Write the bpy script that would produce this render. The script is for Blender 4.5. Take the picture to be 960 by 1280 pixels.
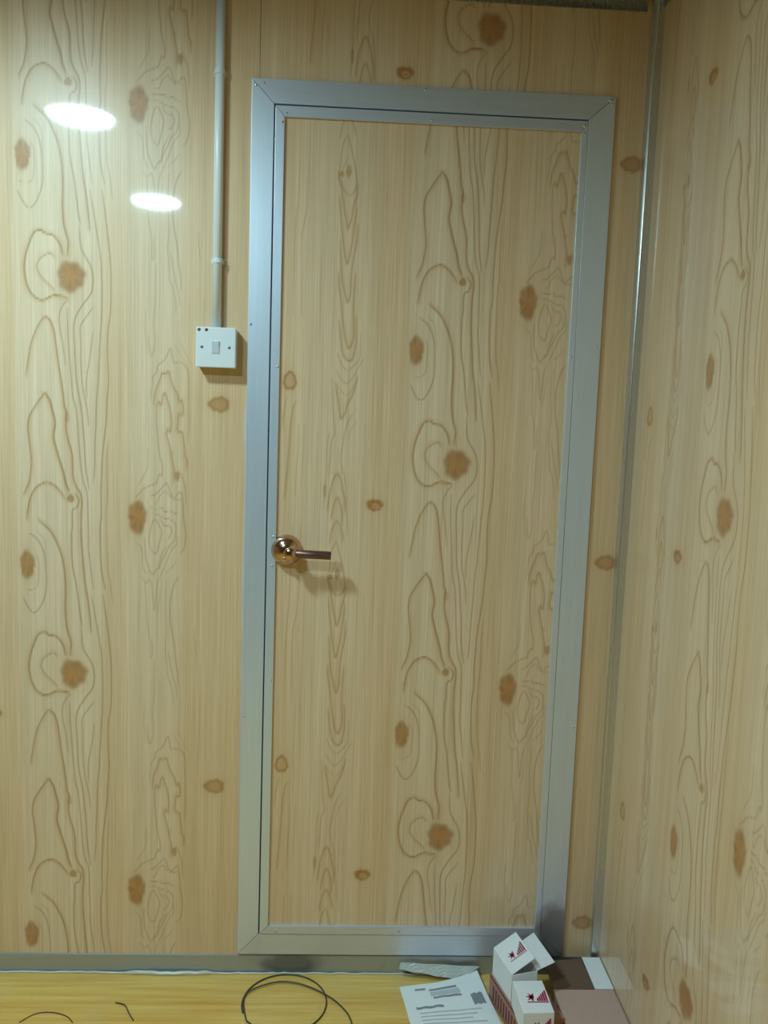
import bpy, bmesh, math, random
import numpy as np
from mathutils import Vector, Matrix

random.seed(7)
rng = np.random.default_rng(7)
for o in list(bpy.data.objects):
    bpy.data.objects.remove(o)
C = bpy.context.scene.collection
SC = bpy.context.scene

# ------------------------------------------------------------------ camera
# world: X to the right along the door wall, Y into the door wall (its face is Y = 0), Z up
F_PX, PITCH, YAW, ROLL, DIST, CAM_Z = 1012.46, 0.1076, -0.0431, 0.0352, 1.8348, 1.3246
cp, sp, cy, sy, cr, sr = (math.cos(PITCH), math.sin(PITCH), math.cos(YAW), math.sin(YAW), math.cos(ROLL), math.sin(ROLL))
right = Vector((cy, sy, 0))
fwd = Vector((-sy * cp, cy * cp, -sp))
up = right.cross(fwd)
r2 = cr * right + sr * up
u2 = -sr * right + cr * up
cam_d = bpy.data.cameras.new('camera')
cam = bpy.data.objects.new('camera', cam_d)
C.objects.link(cam)
cam.matrix_world = Matrix(((r2.x, u2.x, -fwd.x, 0), (r2.y, u2.y, -fwd.y, -DIST), (r2.z, u2.z, -fwd.z, CAM_Z), (0, 0, 0, 1)))
cam_d.sensor_fit = 'HORIZONTAL'
cam_d.sensor_width = 36
cam_d.lens = 36 * F_PX / 960
cam_d.clip_start = 0.02
SC.camera = cam

# ------------------------------------------------------------------ world and view
w = bpy.data.worlds.new('world')
SC.world = w
w.use_nodes = True
w.node_tree.nodes['Background'].inputs['Color'].default_value = (0.02, 0.022, 0.025, 1)
w.node_tree.nodes['Background'].inputs['Strength'].default_value = 1.0
SC.view_settings.view_transform = 'Standard'
SC.view_settings.look = 'None'
SC.view_settings.gamma = 1
SC.view_settings.use_curve_mapping = False
SC.view_settings.exposure = 0.0

LAMP_X, LAMP_Y, CEIL = -0.868, (-0.83, -1.80), 2.26
LAMP_RGB = (0.615, 0.92, 1.0)
LAMP_STRENGTH = 225.0

# ------------------------------------------------------------------ node materials
def lin(*c):
    return tuple(((v / 255) / 12.92 if v / 255 <= 0.04045 else ((v / 255 + 0.055) / 1.055) ** 2.4) for v in c) + (1.0,)

class NT:
    def __init__(s, name):
        s.m = bpy.data.materials.new(name)
        s.m.use_nodes = True
        s.t = s.m.node_tree
        s.b = s.t.nodes['Principled BSDF']
    def n(s, kind, **kw):
        x = s.t.nodes.new(kind)
        for k, v in kw.items():
            setattr(x, k, v)
        return x
    def set(s, sock, v):
        if hasattr(v, 'is_linked') or hasattr(v, 'links'):
            s.t.links.new(v, sock)
        else:
            sock.default_value = v
    def math(s, op, a, b=0.0, c=0.0, clamp=False):
        x = s.n('ShaderNodeMath', operation=op, use_clamp=clamp)
        s.set(x.inputs[0], a); s.set(x.inputs[1], b); s.set(x.inputs[2], c)
        return x.outputs[0]
    def mix(s, f, a, b, blend='MIX'):
        x = s.n('ShaderNodeMix', data_type='RGBA', blend_type=blend)
        s.set(x.inputs[0], f); s.set(x.inputs[6], a); s.set(x.inputs[7], b)
        return x.outputs[2]
    def noise(s, scale, detail=2.0, vec=None, stretch=(1, 1, 1), rough=0.5):
        tc = s.n('ShaderNodeTexCoord')
        mp = s.n('ShaderNodeMapping')
        mp.inputs['Scale'].default_value = stretch
        s.t.links.new(tc.outputs['Object'], mp.inputs['Vector'])
        x = s.n('ShaderNodeTexNoise')
        x.inputs['Scale'].default_value = scale
        x.inputs['Detail'].default_value = detail
        x.inputs['Roughness'].default_value = rough
        s.t.links.new(mp.outputs[0], x.inputs['Vector'])
        return x.outputs['Fac']
    def p(s, **kw):
        for k, v in kw.items():
            s.set(s.b.inputs[k.replace('_', ' ')], v)
        return s
    def bump(s, h, strength=0.2, dist=0.001):
        x = s.n('ShaderNodeBump')
        x.inputs['Strength'].default_value = strength
        x.inputs['Distance'].default_value = dist
        s.t.links.new(h, x.inputs['Height'])
        s.t.links.new(x.outputs[0], s.b.inputs['Normal'])

def simple(name, rgb, rough=0.5, metal=0.0, vary=0.08, scale=40.0, stretch=(1, 1, 1), bump=0.0, spec=0.5):
    t = NT(name)
    nz = t.noise(scale, 3.0, stretch=stretch)
    dark = tuple(c * (1 - vary) for c in rgb[:3]) + (1,)
    lite = tuple(min(1, c * (1 + vary)) for c in rgb[:3]) + (1,)
    t.p(Base_Color=t.mix(nz, dark, lite), Metallic=metal, Specular_IOR_Level=spec)
    t.p(Roughness=t.math('MULTIPLY_ADD', nz, 0.12, rough - 0.06, clamp=True))
    if bump:
        t.bump(nz, bump)
    return t.m

def wood_print():
    """printed pine laminate: grain lines, knots and plank bands come from the panel's print attribute"""
    t = NT('pine_print_laminate')
    at = t.n('ShaderNodeAttribute', attribute_name='grain')
    sep = t.n('ShaderNodeSeparateColor')
    t.t.links.new(at.outputs['Color'], sep.inputs[0])
    line, knot, band = sep.outputs[0], sep.outputs[1], sep.outputs[2]
    tone = at.outputs['Alpha']
    pale, tan = lin(230, 205, 174), lin(222, 187, 144)
    base = t.mix(band, pale, tan)
    fine = t.noise(1.0, 2.0, stretch=(400, 400, 4.0))
    broad = t.noise(1.0, 2.0, stretch=(45, 45, 0.9))
    s = t.math('ADD', t.math('MULTIPLY_ADD', fine, 0.44, 0.78), t.math('MULTIPLY_ADD', broad, 0.26, -0.13))
    cmb = t.n('ShaderNodeCombineColor')
    g = t.math('POWER', s, 1.25)
    b = t.math('POWER', s, 1.75)
    for i, v in enumerate((s, g, b)):
        t.t.links.new(v, cmb.inputs[i])
    base = t.mix(1.0, base, cmb.outputs[0], 'MULTIPLY')
    base = t.mix(t.math('MULTIPLY', line, 0.72, clamp=True), base, lin(150, 100, 48))
    kc = t.mix(tone, lin(182, 118, 48), lin(128, 82, 32))
    base = t.mix(t.math('MULTIPLY', knot, 0.92, clamp=True), base, kc)
    t.p(Base_Color=base, Roughness=0.36, Specular_IOR_Level=0.35, Coat_Weight=0.75, Coat_Roughness=0.05, Coat_IOR=1.45)
    wv = t.noise(6.0, 1.0)
    t.bump(wv, 0.04, 0.002)
    return t.m

def floor_print():
    t = NT('yellow_wood_vinyl')
    a = t.noise(1.0, 3.0, stretch=(3.0, 70, 70))
    b = t.noise(1.0, 3.0, stretch=(1.2, 14, 14))
    d = t.noise(9.0, 4.0)
    v = t.math('ADD', t.math('MULTIPLY', a, 0.55), t.math('MULTIPLY', b, 0.45))
    rp = t.n('ShaderNodeValToRGB')
    e = rp.color_ramp.elements
    e[0].position, e[0].color = 0.30, lin(206, 152, 66)
    e[1].position, e[1].color = 0.68, lin(240, 208, 122)
    t.t.links.new(v, rp.inputs[0])
    dust = t.math('MULTIPLY_ADD', d, 2.4, -1.25, clamp=True)
    col = t.mix(t.math('MULTIPLY', dust, 0.35), rp.outputs[0], lin(196, 184, 160))
    t.p(Base_Color=col, Roughness=t.math('MULTIPLY_ADD', d, 0.25, 0.18), Specular_IOR_Level=0.4)
    return t.m

def steel(name, rgb, rough, stretch=(160, 160, 4), metal=0.5, coat=False, dark_patches=()):
    t = NT(name)
    br = t.noise(1.0, 2.0, stretch=stretch)
    sm = t.noise(14.0, 5.0, rough=0.65)
    spot = t.math('MULTIPLY_ADD', sm, 5.0, -3.3, clamp=True)
    col = t.mix(br, tuple(c * 0.9 for c in rgb[:3]) + (1,), tuple(min(1, c * 1.05) for c in rgb[:3]) + (1,))
    col = t.mix(t.math('MULTIPLY', spot, 0.35), col, lin(96, 98, 100))
    for (gx, gz, rx, rz, amt) in dark_patches:  # blend noisy-edged dark ellipses into the base colour
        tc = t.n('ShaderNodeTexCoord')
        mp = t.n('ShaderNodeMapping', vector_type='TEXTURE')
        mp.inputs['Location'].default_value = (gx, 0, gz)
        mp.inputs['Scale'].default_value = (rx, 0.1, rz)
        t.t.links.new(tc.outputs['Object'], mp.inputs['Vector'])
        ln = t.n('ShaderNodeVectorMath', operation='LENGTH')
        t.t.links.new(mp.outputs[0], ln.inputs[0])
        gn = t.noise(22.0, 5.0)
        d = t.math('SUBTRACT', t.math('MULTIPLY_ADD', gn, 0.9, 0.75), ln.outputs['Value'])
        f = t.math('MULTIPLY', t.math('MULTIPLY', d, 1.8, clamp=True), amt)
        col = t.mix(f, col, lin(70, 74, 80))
    t.p(Base_Color=col, Metallic=metal, Roughness=t.math('MULTIPLY_ADD', br, 0.10, rough - 0.05))
    if coat:
        t.p(Coat_Weight=1.0, Coat_Roughness=0.34, Coat_IOR=2.6)
    return t.m

M = {}
M['wood'] = wood_print()
M['floor'] = floor_print()
M['steel'] = steel('grey_pressed_steel', lin(214, 230, 252), 0.37, metal=0.42, coat=True, dark_patches=((0.525, 0.09, 0.05, 0.10, 0.8),))  # darker patch at the foot of the right jamb
M['steel_h'] = steel('grey_pressed_steel_head', lin(206, 216, 236), 0.37, (4, 160, 160), metal=0.4, coat=True, dark_patches=((0.54, 0.07, 0.09, 0.06, 0.8),))  # the dark patch carries on over the sill's right end
M['track'] = steel('dull_aluminium_track', lin(176, 180, 184), 0.34, (3, 120, 120), dark_patches=((-0.105, 0.02, 0.075, 0.035, 0.6), (0.53, 0.02, 0.10, 0.05, 0.7)))  # darker below the left of the door and at its right foot
M['cove'] = steel('aluminium_cove', lin(214, 216, 216), 0.27, metal=0.85)
M['gap'] = simple('dark_gasket', lin(40, 42, 46), 0.8)
M['rivet'] = simple('bright_rivet', lin(220, 222, 225), 0.22, 1.0, 0.03)
M['white_plastic'] = simple('white_plastic', lin(226, 232, 236), 0.32, 0.0, 0.02, 30)
M['rocker'] = simple('white_rocker', lin(205, 212, 220), 0.28, 0.0, 0.02, 30)
M['screw'] = simple('dull_screw', lin(120, 122, 125), 0.35, 1.0)
M['mark'] = simple('rust_mark', lin(112, 60, 48), 0.6, 0.0, 0.2, 300)
M['pvc'] = simple('white_pvc', lin(238, 241, 242), 0.30, 0.0, 0.03, 20)
M['brass'] = simple('polished_bronze', lin(206, 172, 146), 0.15, 1.0, 0.04, 60)
M['copper'] = simple('brown_copper', lin(122, 92, 84), 0.36, 0.8, 0.08, 90)
M['ceiling'] = simple('grey_ceiling_sheet', lin(150, 152, 154), 0.5, 0.0, 0.02, 4)
M['lamp_base'] = simple('satin_lamp_ring', lin(140, 142, 144), 0.5, 0.0, 0.02)
M['card_white'] = simple('white_carton_board', lin(240, 243, 250), 0.55, 0.0, 0.04, 30)
M['card_inside'] = simple('grey_carton_inside', lin(172, 164, 150), 0.8, 0.0, 0.06, 60)
M['card_mauve'] = simple('mauve_carton_board', lin(196, 164, 152), 0.75, 0.0, 0.06, 50)
M['card_brown'] = simple('brown_carton_board', lin(170, 128, 108), 0.75, 0.0, 0.07, 50)
M['card_dark'] = simple('shaded_brown_carton_inside', lin(112, 88, 72), 0.85, 0.0, 0.15, 40)  # board darkened in its colour to look unlit
M['red_ink'] = simple('crimson_ink', lin(170, 34, 78), 0.6, 0.0, 0.1, 200)
M['dark_red_ink'] = simple('dark_red_ink', lin(116, 40, 44), 0.6, 0.0, 0.1, 200)
M['paper'] = simple('white_paper', lin(240, 244, 248), 0.6, 0.0, 0.03, 25)
M['grey_ink'] = simple('grey_ink', lin(138, 146, 152), 0.7, 0.0, 0.12, 150)
M['pale_ink'] = simple('pale_ink', lin(196, 200, 208), 0.7, 0.0, 0.08, 150)
M['film'] = simple('clouded_plastic_film', lin(196, 200, 196), 0.25, 0.0, 0.12, 40, bump=0.3)
M['old_film'] = simple('peeling_film', lin(214, 190, 172), 0.5, 0.0, 0.1, 60)
M['cable'] = simple('black_cable', lin(78, 70, 52), 0.45, 0.0, 0.1, 90)
M['red_wire'] = simple('dark_red_wire', lin(124, 44, 30), 0.5, 0.0, 0.1, 90)
M['sealant'] = simple('pale_sealant', lin(206, 204, 190), 0.22, 0.0, 0.12, 60, bump=0.4)

def lamp_mat():
    t = NT('lit_opal_diffuser')
    t.p(Base_Color=(0.9, 0.9, 0.9, 1), Roughness=0.4, Emission_Color=LAMP_RGB + (1,), Emission_Strength=LAMP_STRENGTH)
    return t.m
M['lamp'] = lamp_mat()

# ------------------------------------------------------------------ mesh helpers
def link(name, me, mat=None, parent=None, loc=(0, 0, 0), rot=(0, 0, 0)):
    o = bpy.data.objects.new(name, me)
    C.objects.link(o)
    o.location = loc
    o.rotation_euler = rot
    if mat is not None and me is not None and not me.materials:
        me.materials.append(mat)
    if parent is not None:
        o.parent = parent
    return o

def finish(bm, name, mat, parent=None, loc=(0, 0, 0), rot=(0, 0, 0), smooth=False):
    bmesh.ops.recalc_face_normals(bm, faces=bm.faces)
    me = bpy.data.meshes.new(name)
    bm.to_mesh(me)
    bm.free()
    if smooth:
        for p in me.polygons:
            p.use_smooth = True
    return link(name, me, mat, parent, loc, rot)

def add_box(bm, a, b, bevel=0.0, seg=1):
    """axis-aligned box between corners a and b"""
    r = bmesh.ops.create_cube(bm, size=1)
    vs = r['verts']
    for v in vs:
        v.co = Vector([(a[i] + b[i]) / 2 + v.co[i] * (b[i] - a[i]) for i in range(3)])
    if bevel:
        es = list({e for v in vs for e in v.link_edges})
        bmesh.ops.bevel(bm, geom=es, offset=bevel, segments=seg, affect='EDGES', profile=0.5)

def box(name, a, b, mat, parent=None, bevel=0.0, seg=1, loc=(0, 0, 0), rot=(0, 0, 0)):
    bm = bmesh.new()
    add_box(bm, a, b, bevel, seg)
    return finish(bm, name, mat, parent, loc, rot)

def add_prism(bm, poly, y0, y1, bevel=0.0):
    """polygon in XZ extruded from y0 (front) to y1"""
    f = [bm.verts.new((x, y0, z)) for x, z in poly]
    k = [bm.verts.new((x, y1, z)) for x, z in poly]
    n = len(poly)
    ff = bm.faces.new(f)
    bm.faces.new(k[::-1])
    for i in range(n):
        bm.faces.new((f[i], k[i], k[(i + 1) % n], f[(i + 1) % n]))
    if bevel:
        bmesh.ops.bevel(bm, geom=list(ff.edges), offset=bevel, segments=2, affect='EDGES', profile=0.5)

def prism(name, poly, y0, y1, mat, parent=None, bevel=0.0):
    bm = bmesh.new()
    add_prism(bm, poly, y0, y1, bevel)
    return finish(bm, name, mat, parent)

def add_lathe(bm, prof, segs=32, axis='Z', at=(0, 0, 0)):
    """profile (r, h) turned about an axis; h runs along the axis"""
    rings = []
    def pos(r, h, a):
        x, y = r * math.cos(a), r * math.sin(a)
        if axis == 'Z':
            q = (x, y, h)
        elif axis == 'Y':
            q = (x, -h, y)          # h grows towards the room (-Y)
        else:
            q = (h, x, y)
        return Vector(q) + Vector(at)
    for r, h in prof:
        if r < 1e-6:
            rings.append([bm.verts.new(pos(0, h, 0))])
        else:
            rings.append([bm.verts.new(pos(r, h, 2 * math.pi * k / segs)) for k in range(segs)])
    for A, B in zip(rings, rings[1:]):
        if len(A) == 1 and len(B) == 1:
            continue
        for k in range(segs):
            k2 = (k + 1) % segs
            if len(A) == 1:
                bm.faces.new((A[0], B[k], B[k2]))
            elif len(B) == 1:
                bm.faces.new((A[k], A[k2], B[0]))
            else:
                bm.faces.new((A[k], A[k2], B[k2], B[k]))

def lathe(name, prof, mat, parent=None, segs=32, axis='Z', at=(0, 0, 0), smooth=True):
    bm = bmesh.new()
    add_lathe(bm, prof, segs, axis, at)
    return finish(bm, name, mat, parent, smooth=smooth)

def catmull(pts, sub=6, closed=False):
    P = [np.array(p, float) for p in pts]
    n = len(P)
    out = []
    for i in range(n - 1):
        p0 = P[i - 1] if i > 0 else 2 * P[0] - P[1]
        p1, p2 = P[i], P[i + 1]
        p3 = P[i + 2] if i + 2 < n else 2 * P[-1] - P[-2]
        for k in range(sub):
            t = k / sub
            out.append(0.5 * ((2 * p1) + (-p0 + p2) * t + (2 * p0 - 5 * p1 + 4 * p2 - p3) * t * t + (-p0 + 3 * p1 - 3 * p2 + p3) * t ** 3))
    out.append(P[-1])
    return out

def add_tube(bm, path, r, segs=8):
    path = [Vector(p) for p in path]
    prev = None
    nrm = None
    for i, p in enumerate(path):
        t = (path[min(i + 1, len(path) - 1)] - path[max(i - 1, 0)]).normalized()
        if nrm is None:
            nrm = t.orthogonal().normalized()
        nrm = (nrm - t * nrm.dot(t)).normalized()
        bn = t.cross(nrm)
        ring = [bm.verts.new(p + (nrm * math.cos(a) + bn * math.sin(a)) * r) for a in [2 * math.pi * k / segs for k in range(segs)]]
        if prev:
            for k in range(segs):
                bm.faces.new((prev[k], prev[(k + 1) % segs], ring[(k + 1) % segs], ring[k]))
        else:
            bm.faces.new(ring[::-1])
        prev = ring
    bm.faces.new(prev)

def tube(name, path, r, mat, parent=None, segs=8):
    bm = bmesh.new()
    add_tube(bm, path, r, segs)
    return finish(bm, name, mat, parent, smooth=True)

def add_sheet(bm, quad, th=0.0006, nx=1, ny=1, fn=None):
    """thin sheet with real thickness over the bilinear patch of four corners"""
    a, b, c, d = [Vector(q) for q in quad]
    n = (b - a).cross(d - a).normalized()
    top, bot = [], []
    for j in range(ny + 1):
        for i in range(nx + 1):
            s, t = i / nx, j / ny
            p = a * (1 - s) * (1 - t) + b * s * (1 - t) + c * s * t + d * (1 - s) * t
            if fn:
                p = p + fn(s, t)
            top.append(bm.verts.new(p + n * th / 2))
            bot.append(bm.verts.new(p - n * th / 2))
    W = nx + 1
    for j in range(ny):
        for i in range(nx):
            q = [j * W + i, j * W + i + 1, (j + 1) * W + i + 1, (j + 1) * W + i]
            bm.faces.new([top[k] for k in q])
            bm.faces.new([bot[k] for k in q[::-1]])
    rim = [i for i in range(W)] + [j * W + nx for j in range(1, ny + 1)] + [ny * W + i for i in range(nx - 1, -1, -1)] + [j * W for j in range(ny - 1, 0, -1)]
    for k in range(len(rim)):
        i, j = rim[k], rim[(k + 1) % len(rim)]
        bm.faces.new((top[i], bot[i], bot[j], top[j]))

def sheet(name, quad, mat, parent=None, th=0.0006, nx=1, ny=1, fn=None):
    bm = bmesh.new()
    add_sheet(bm, quad, th, nx, ny, fn)
    return finish(bm, name, mat, parent)

def empty(name, loc=(0, 0, 0)):
    o = bpy.data.objects.new(name, None)
    C.objects.link(o)
    o.location = loc
    o.empty_display_size = 0.1
    return o

def thing(o, label, cat, group=None):
    o['label'] = label
    o['category'] = cat
    if group:
        o['group'] = group
    return o

def structure(o, label=None):
    o['kind'] = 'structure'
    if label:
        o['label'] = label
    return o

def plant(parent, *children):
    """parent children to an Empty that is not at the origin, keeping them in place"""
    for c in children:
        c.parent = parent
        c.matrix_parent_inverse = Matrix.Translation(parent.location).inverted()

# ------------------------------------------------------------------ the printed pine pattern
# grain lines (width mm, strength, shaded side, u/v pairs in mm) about the large round knot of one repeat
GRAIN = [
(1.2,0.9,-1,[-74,353,-50,332,-34,303,-24,274,-18,240,-16,196,-17,154,-15,117,-11,97,-5,75,-7,47]),
(1.2,0.9,1,[-18,937,-23,959,-37,977,-54,981,-63,987,-77,982,-87,961,-95,936,-99,907,-95,877,-86,855,-71,842,-57,841,-39,850,-23,850,-10,848]),
(1,0.6,1,[-37,932,-43,939,-54,935,-66,926,-72,912,-69,899,-59,885,-45,872,-35,861]),
(1,0.9,0,[19,999,22,956,30,938,42,918,48,894,47,871,42,855,26,833,13,812,7,794,6,773,8,727,11,669,18,627,22,601,25,564,28,526,29,500,32,464,38,428]),
(0.9,0.75,0,[-7,842,-16,832,-24,814,-25,788,-18,747,-13,703]),
(0.9,0.85,0,[-8,823,-7,773,-4,727,0,669,3,634,9,610,12,587,16,528,20,476,25,445,33,421,35,368,36,319,36,290,40,254,46,201]),
(0.9,0.8,0,[47,827,34,808,20,785,21,750,21,704,24,658,30,627,35,599,37,569]),
(0.9,0.75,0,[47,774,44,744,39,709,34,681,33,653,34,630]),
(0.9,0.85,0,[42,1075,50,1029,57,984,64,939,67,871,66,805,64,775,62,740,60,705,58,663,55,628,54,600,53,564,51,526,50,476,47,440]),
(1,0.9,0,[68,1076,77,1008,86,918,86,826,80,780,79,729,81,671,78,624,76,584,72,546,67,501,65,453,64,417,65,368,62,344,62,296,65,242,73,200]),
(0.9,0.6,0,[79,536,77,477,78,417,75,369,78,257,84,218,90,168]),
(1,0.75,-1,[-56,805,-67,792,-79,768,-88,740,-94,705,-99,677]),
(1.1,0.9,1,[-56,805,-45,797,-37,776,-33,749,-28,707,-23,675,-18,638,-15,610,-11,598,-12,565,-8,539,1,504,3,458,9,435,19,418,22,396,20,367,20,319,22,290,28,217,34,180,38,143,42,103]),
(1,0.85,-1,[-58,639,-69,625,-82,605,-93,584,-96,560,-94,537,-89,490,-91,461,-96,437,-106,415]),
(1.3,1,1,[-58,639,-48,625,-42,604,-36,576,-38,555,-39,538,-32,510,-25,486,-18,463,-13,439,-6,422]),
(1.1,0.85,1,[-101,358,-97,384,-91,408,-78,430,-57,441,-41,436,-28,424,-16,408]),
(1.1,0.9,0,[5,418,15,404,11,387,1,379,0,343,-2,319,0,255,8,211,13,172,17,137,21,114]),
(1,0.8,0,[-95,324,-80,314,-68,295,-61,269,-58,227,-59,195,-66,170,-76,151,-86,143,-95,148,-105,165,-111,177]),
(0.8,0.5,0,[-84,280,-76,264,-76,224,-80,202,-92,195,-107,197]),
(0.8,0.45,0,[-79,329,-64,315,-59,293,-57,249]),
(0.9,0.6,0,[178,671,178,682,187,695,189,708,204,721,216,746,220,729,224,714,231,716,239,717,249,708,256,691,257,643,258,576,257,543]),
(0.8,0.5,0,[178,671,175,651,174,629]),
(0.9,0.65,1,[180,622,183,649,191,671,198,691,205,690,213,694,220,672,225,659,232,648,236,631,240,629,242,633,246,616,243,600,236,602,235,587,233,569,238,562,244,560,248,536,251,509,255,500,256,482]),
(0.9,0.65,0,[187,623,186,596,188,563,191,530,195,503,197,498,200,481,199,463,194,468,188,451,186,446,170,439,157,432,150,423,139,411]),
(0.9,0.65,1,[187,623,192,627,196,621,198,627,199,638,204,647,211,632,216,615,220,586,217,562,212,568,209,557,214,539,219,513,219,515,222,499,226,481,227,452]),
(0.8,0.5,0,[168,524,167,497,166,477,157,459,147,441]),
(0.9,0.6,0,[237,477,246,457,251,437,253,403]),
(0.9,0.65,0,[173,417,186,422,199,436,209,447,215,436,220,420,228,416,241,428,246,401,248,369,253,340,253,324,250,301,241,287]),
(0.8,0.55,0,[182,401,188,401,193,415,199,424,208,429,215,420,224,412,235,412,242,410]),
(0.9,0.65,0,[173,390,188,388,200,390,206,383,218,385,226,380,235,378]),
(0.9,0.6,0,[177,378,193,374,204,368,220,364,229,355,231,339,227,316,216,304,209,288,198,267,194,251,187,248]),
(0.9,0.6,0,[195,368,204,352,215,350,222,339,216,323,209,320]),
(0.9,0.65,0,[174,296,171,321,175,344,180,361,187,363,195,347,199,333,194,310,189,290,184,286,174,296]),
(0.9,0.65,0,[162,321,162,298,165,268,167,264,173,246,180,237,187,249,194,258,198,281,209,304]),
(0.8,0.5,0,[141,311,153,300,156,280,158,252,167,238]),
(0.8,0.55,0,[231,339,234,312,223,298,214,277,205,253,198,237]),
(0.8,0.5,0,[232,270,223,256,209,242]),
(0.8,0.55,0,[155,231,165,218,171,227,178,213,180,190,184,153,187,183,189,211,196,235]),
(1,0.65,0,[238,233,229,219,223,196,220,175,220,133,224,105,229,77,233,39,237,9,238,-20]),
(0.8,0.45,0,[162,220,166,178,167,132,174,90,175,62,176,43,180,55,179,90]),
(0.8,0.5,0,[210,226,208,175,210,133,211,102,209,69,213,20,213,6,220,-13,227,-44,228,-68]),
(0.8,0.4,0,[196,202,192,156,190,142]),
(0.8,0.55,0,[215,62,219,39,225,8,227,-4,234,-25,236,-51]),
(0.8,0.5,0,[184,38,183,10,183,-45,180,-86,182,-134,176,-163,170,-144,168,-117]),
(0.8,0.45,0,[274,111,276,76,280,47]),
(0.8,0.35,0,[162,-62,161,-110,166,-158]),
(0.8,0.35,0,[289,-36,288,-156,285,-229]),
(0.7,0.35,0,[235,-123,246,-147,258,-171,267,-180]),
(0.7,0.35,0,[225,-133,237,-154,249,-173,258,-193]),
(0.7,0.16,0,[106,32,106,-135,107,-281]),
(0.7,0.16,0,[114,18,114,-135,115,-281]),
(0.7,0.16,0,[122,4,122,-135,124,-280]),
(0.7,0.16,0,[131,32,130,-135,132,-280]),
(0.7,0.16,0,[139,18,139,-135,140,-280]),
(0.7,0.16,0,[147,4,147,-134,149,-280]),
(0.7,0.16,0,[155,33,155,-134,157,-280]),
(0.7,0.17,0,[256,550,260,415,260,246]),
(0.7,0.17,0,[263,530,266,415,267,246]),
(0.7,0.17,0,[270,510,272,415,274,246]),
(0.7,0.17,0,[276,550,279,416,281,246]),
(0.7,0.17,0,[283,530,285,416,287,246]),
(0.7,0.17,0,[290,511,291,416,294,247]),
(1,0.65,0,[-266,1597,-275,1581,-279,1560,-281,1533,-284,1514,-278,1497,-270,1479,-259,1470,-248,1480,-244,1495,-247,1520,-252,1545,-258,1567,-266,1597]),
(0.8,0.5,0,[-266,1552,-271,1535,-275,1527,-278,1516]),
(1,0.65,-1,[-285,1507,-276,1476,-270,1439,-264,1413,-260,1401,-253,1422,-250,1446,-243,1471,-241,1491]),
(1,0.65,-1,[-282,577,-278,542,-274,506,-268,466,-261,435,-254,457,-250,483,-247,514,-243,542,-243,566]),
(1,0.65,-1,[-278,483,-272,411,-265,376,-257,352,-251,371,-250,412,-246,448,-240,483,-239,519]),
(1,0.65,-1,[-279,414,-277,387,-272,356,-268,323,-262,284,-258,265,-251,252,-244,263,-241,285,-243,333,-242,376,-240,412]),
(1,0.6,-1,[-275,308,-271,279,-267,250,-261,233,-251,224,-242,229,-237,248,-235,273,-236,321]),
(0.9,0.55,0,[-276,240,-272,230,-265,214,-253,203,-241,212,-230,224,-226,236,-226,285]),
(0.9,0.5,0,[-278,203,-270,189,-257,174,-245,182,-234,199,-225,217,-217,229]),
(0.8,0.45,0,[-280,177,-271,164,-254,149,-240,163,-231,182]),
(1,0.65,-1,[-279,169,-274,147,-269,118,-264,96,-255,108,-251,125,-240,148,-233,172,-229,190]),
(0.9,0.6,0,[-286,186,-284,137,-281,100,-277,63,-283,48,-285,13,-287,-32]),
(0.9,0.5,0,[-289,63,-293,38,-295,-32]),
(0.9,0.55,0,[-238,108,-247,91,-254,68,-258,39,-262,14,-259,-32]),
(0.8,0.4,0,[-228,91,-240,74,-246,51]),
(1,0.65,1,[-289,780,-286,805,-283,826,-278,847,-269,862,-260,849,-255,827,-249,800,-248,775]),
(1,0.6,1,[-281,760,-277,780,-274,794,-267,808,-259,792,-255,770,-254,747]),
(0.9,0.55,1,[-283,704,-280,723,-275,742,-266,753,-259,744,-254,728,-249,710]),
(0.9,0.5,0,[-291,882,-295,848,-296,814,-299,780]),
(0.9,0.5,0,[-259,883,-251,850,-247,816,-244,770,-240,724]),
(1.2,0.5,0,[-386,1029,-392,995,-394,960]),
(1.2,0.5,-1,[-368,1019,-373,1001,-377,960,-379,915,-381,882,-383,848,-387,807]),
(1,0.4,0,[-358,970,-358,916,-361,871,-363,807]),
(1,0.35,0,[-345,970,-347,894,-350,826]),
(1,0.45,0,[-367,1629,-370,1468,-376,1372,-375,1211]),
(1,0.45,0,[-349,1630,-351,1448,-361,1373,-358,1212]),
(1,0.2,0,[-319,1481,-317,1321,-314,1104]),
(0.8,0.16,0,[-199,285,-193,139,-191,-11]),
(0.8,0.16,0,[-189,300,-183,139,-180,-10]),
(0.8,0.16,0,[-179,315,-172,139,-169,-10]),
(0.8,0.16,0,[-167,286,-162,139,-159,-10]),
(0.8,0.16,0,[-157,301,-152,139,-148,-10]),
(0.8,0.16,0,[-147,316,-141,140,-137,-10]),
(0.8,0.16,0,[-136,287,-131,140,-126,-10]),
(0.8,0.16,0,[-209,590,-203,449,-201,305]),
(0.8,0.16,0,[-198,581,-193,449,-190,305]),
(0.8,0.16,0,[-187,572,-183,449,-180,305]),
(0.8,0.16,0,[-178,591,-172,449,-169,305]),
(0.8,0.16,0,[-167,582,-162,450,-159,306]),
(0.8,0.16,0,[-156,573,-152,450,-148,306]),
]
KNOTS = [(1, 892, 31, 35, 1.0, 0), (-100, 254, 17, 34, 0.95, 0), (145, 369, 21, 40, 1.0, 0), (325, 627, 25, 18, 0.85, 3), (-380, 1065, 16, 22, 0.95, 1), (-182, 793, 20, 14, 0.9, 2), (-3, 406, 9, 9, 0.85, 0), (-10, 586, 6, 10, 0.5, 1), (233, 464, 6, 12, 0.7, 0), (-262, 1521, 6, 14, 0.6, 0), (-278, 1514, 6, 6, 0.7, 0), (-296, 823, 4, 16, 0.5, 0)]

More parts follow.
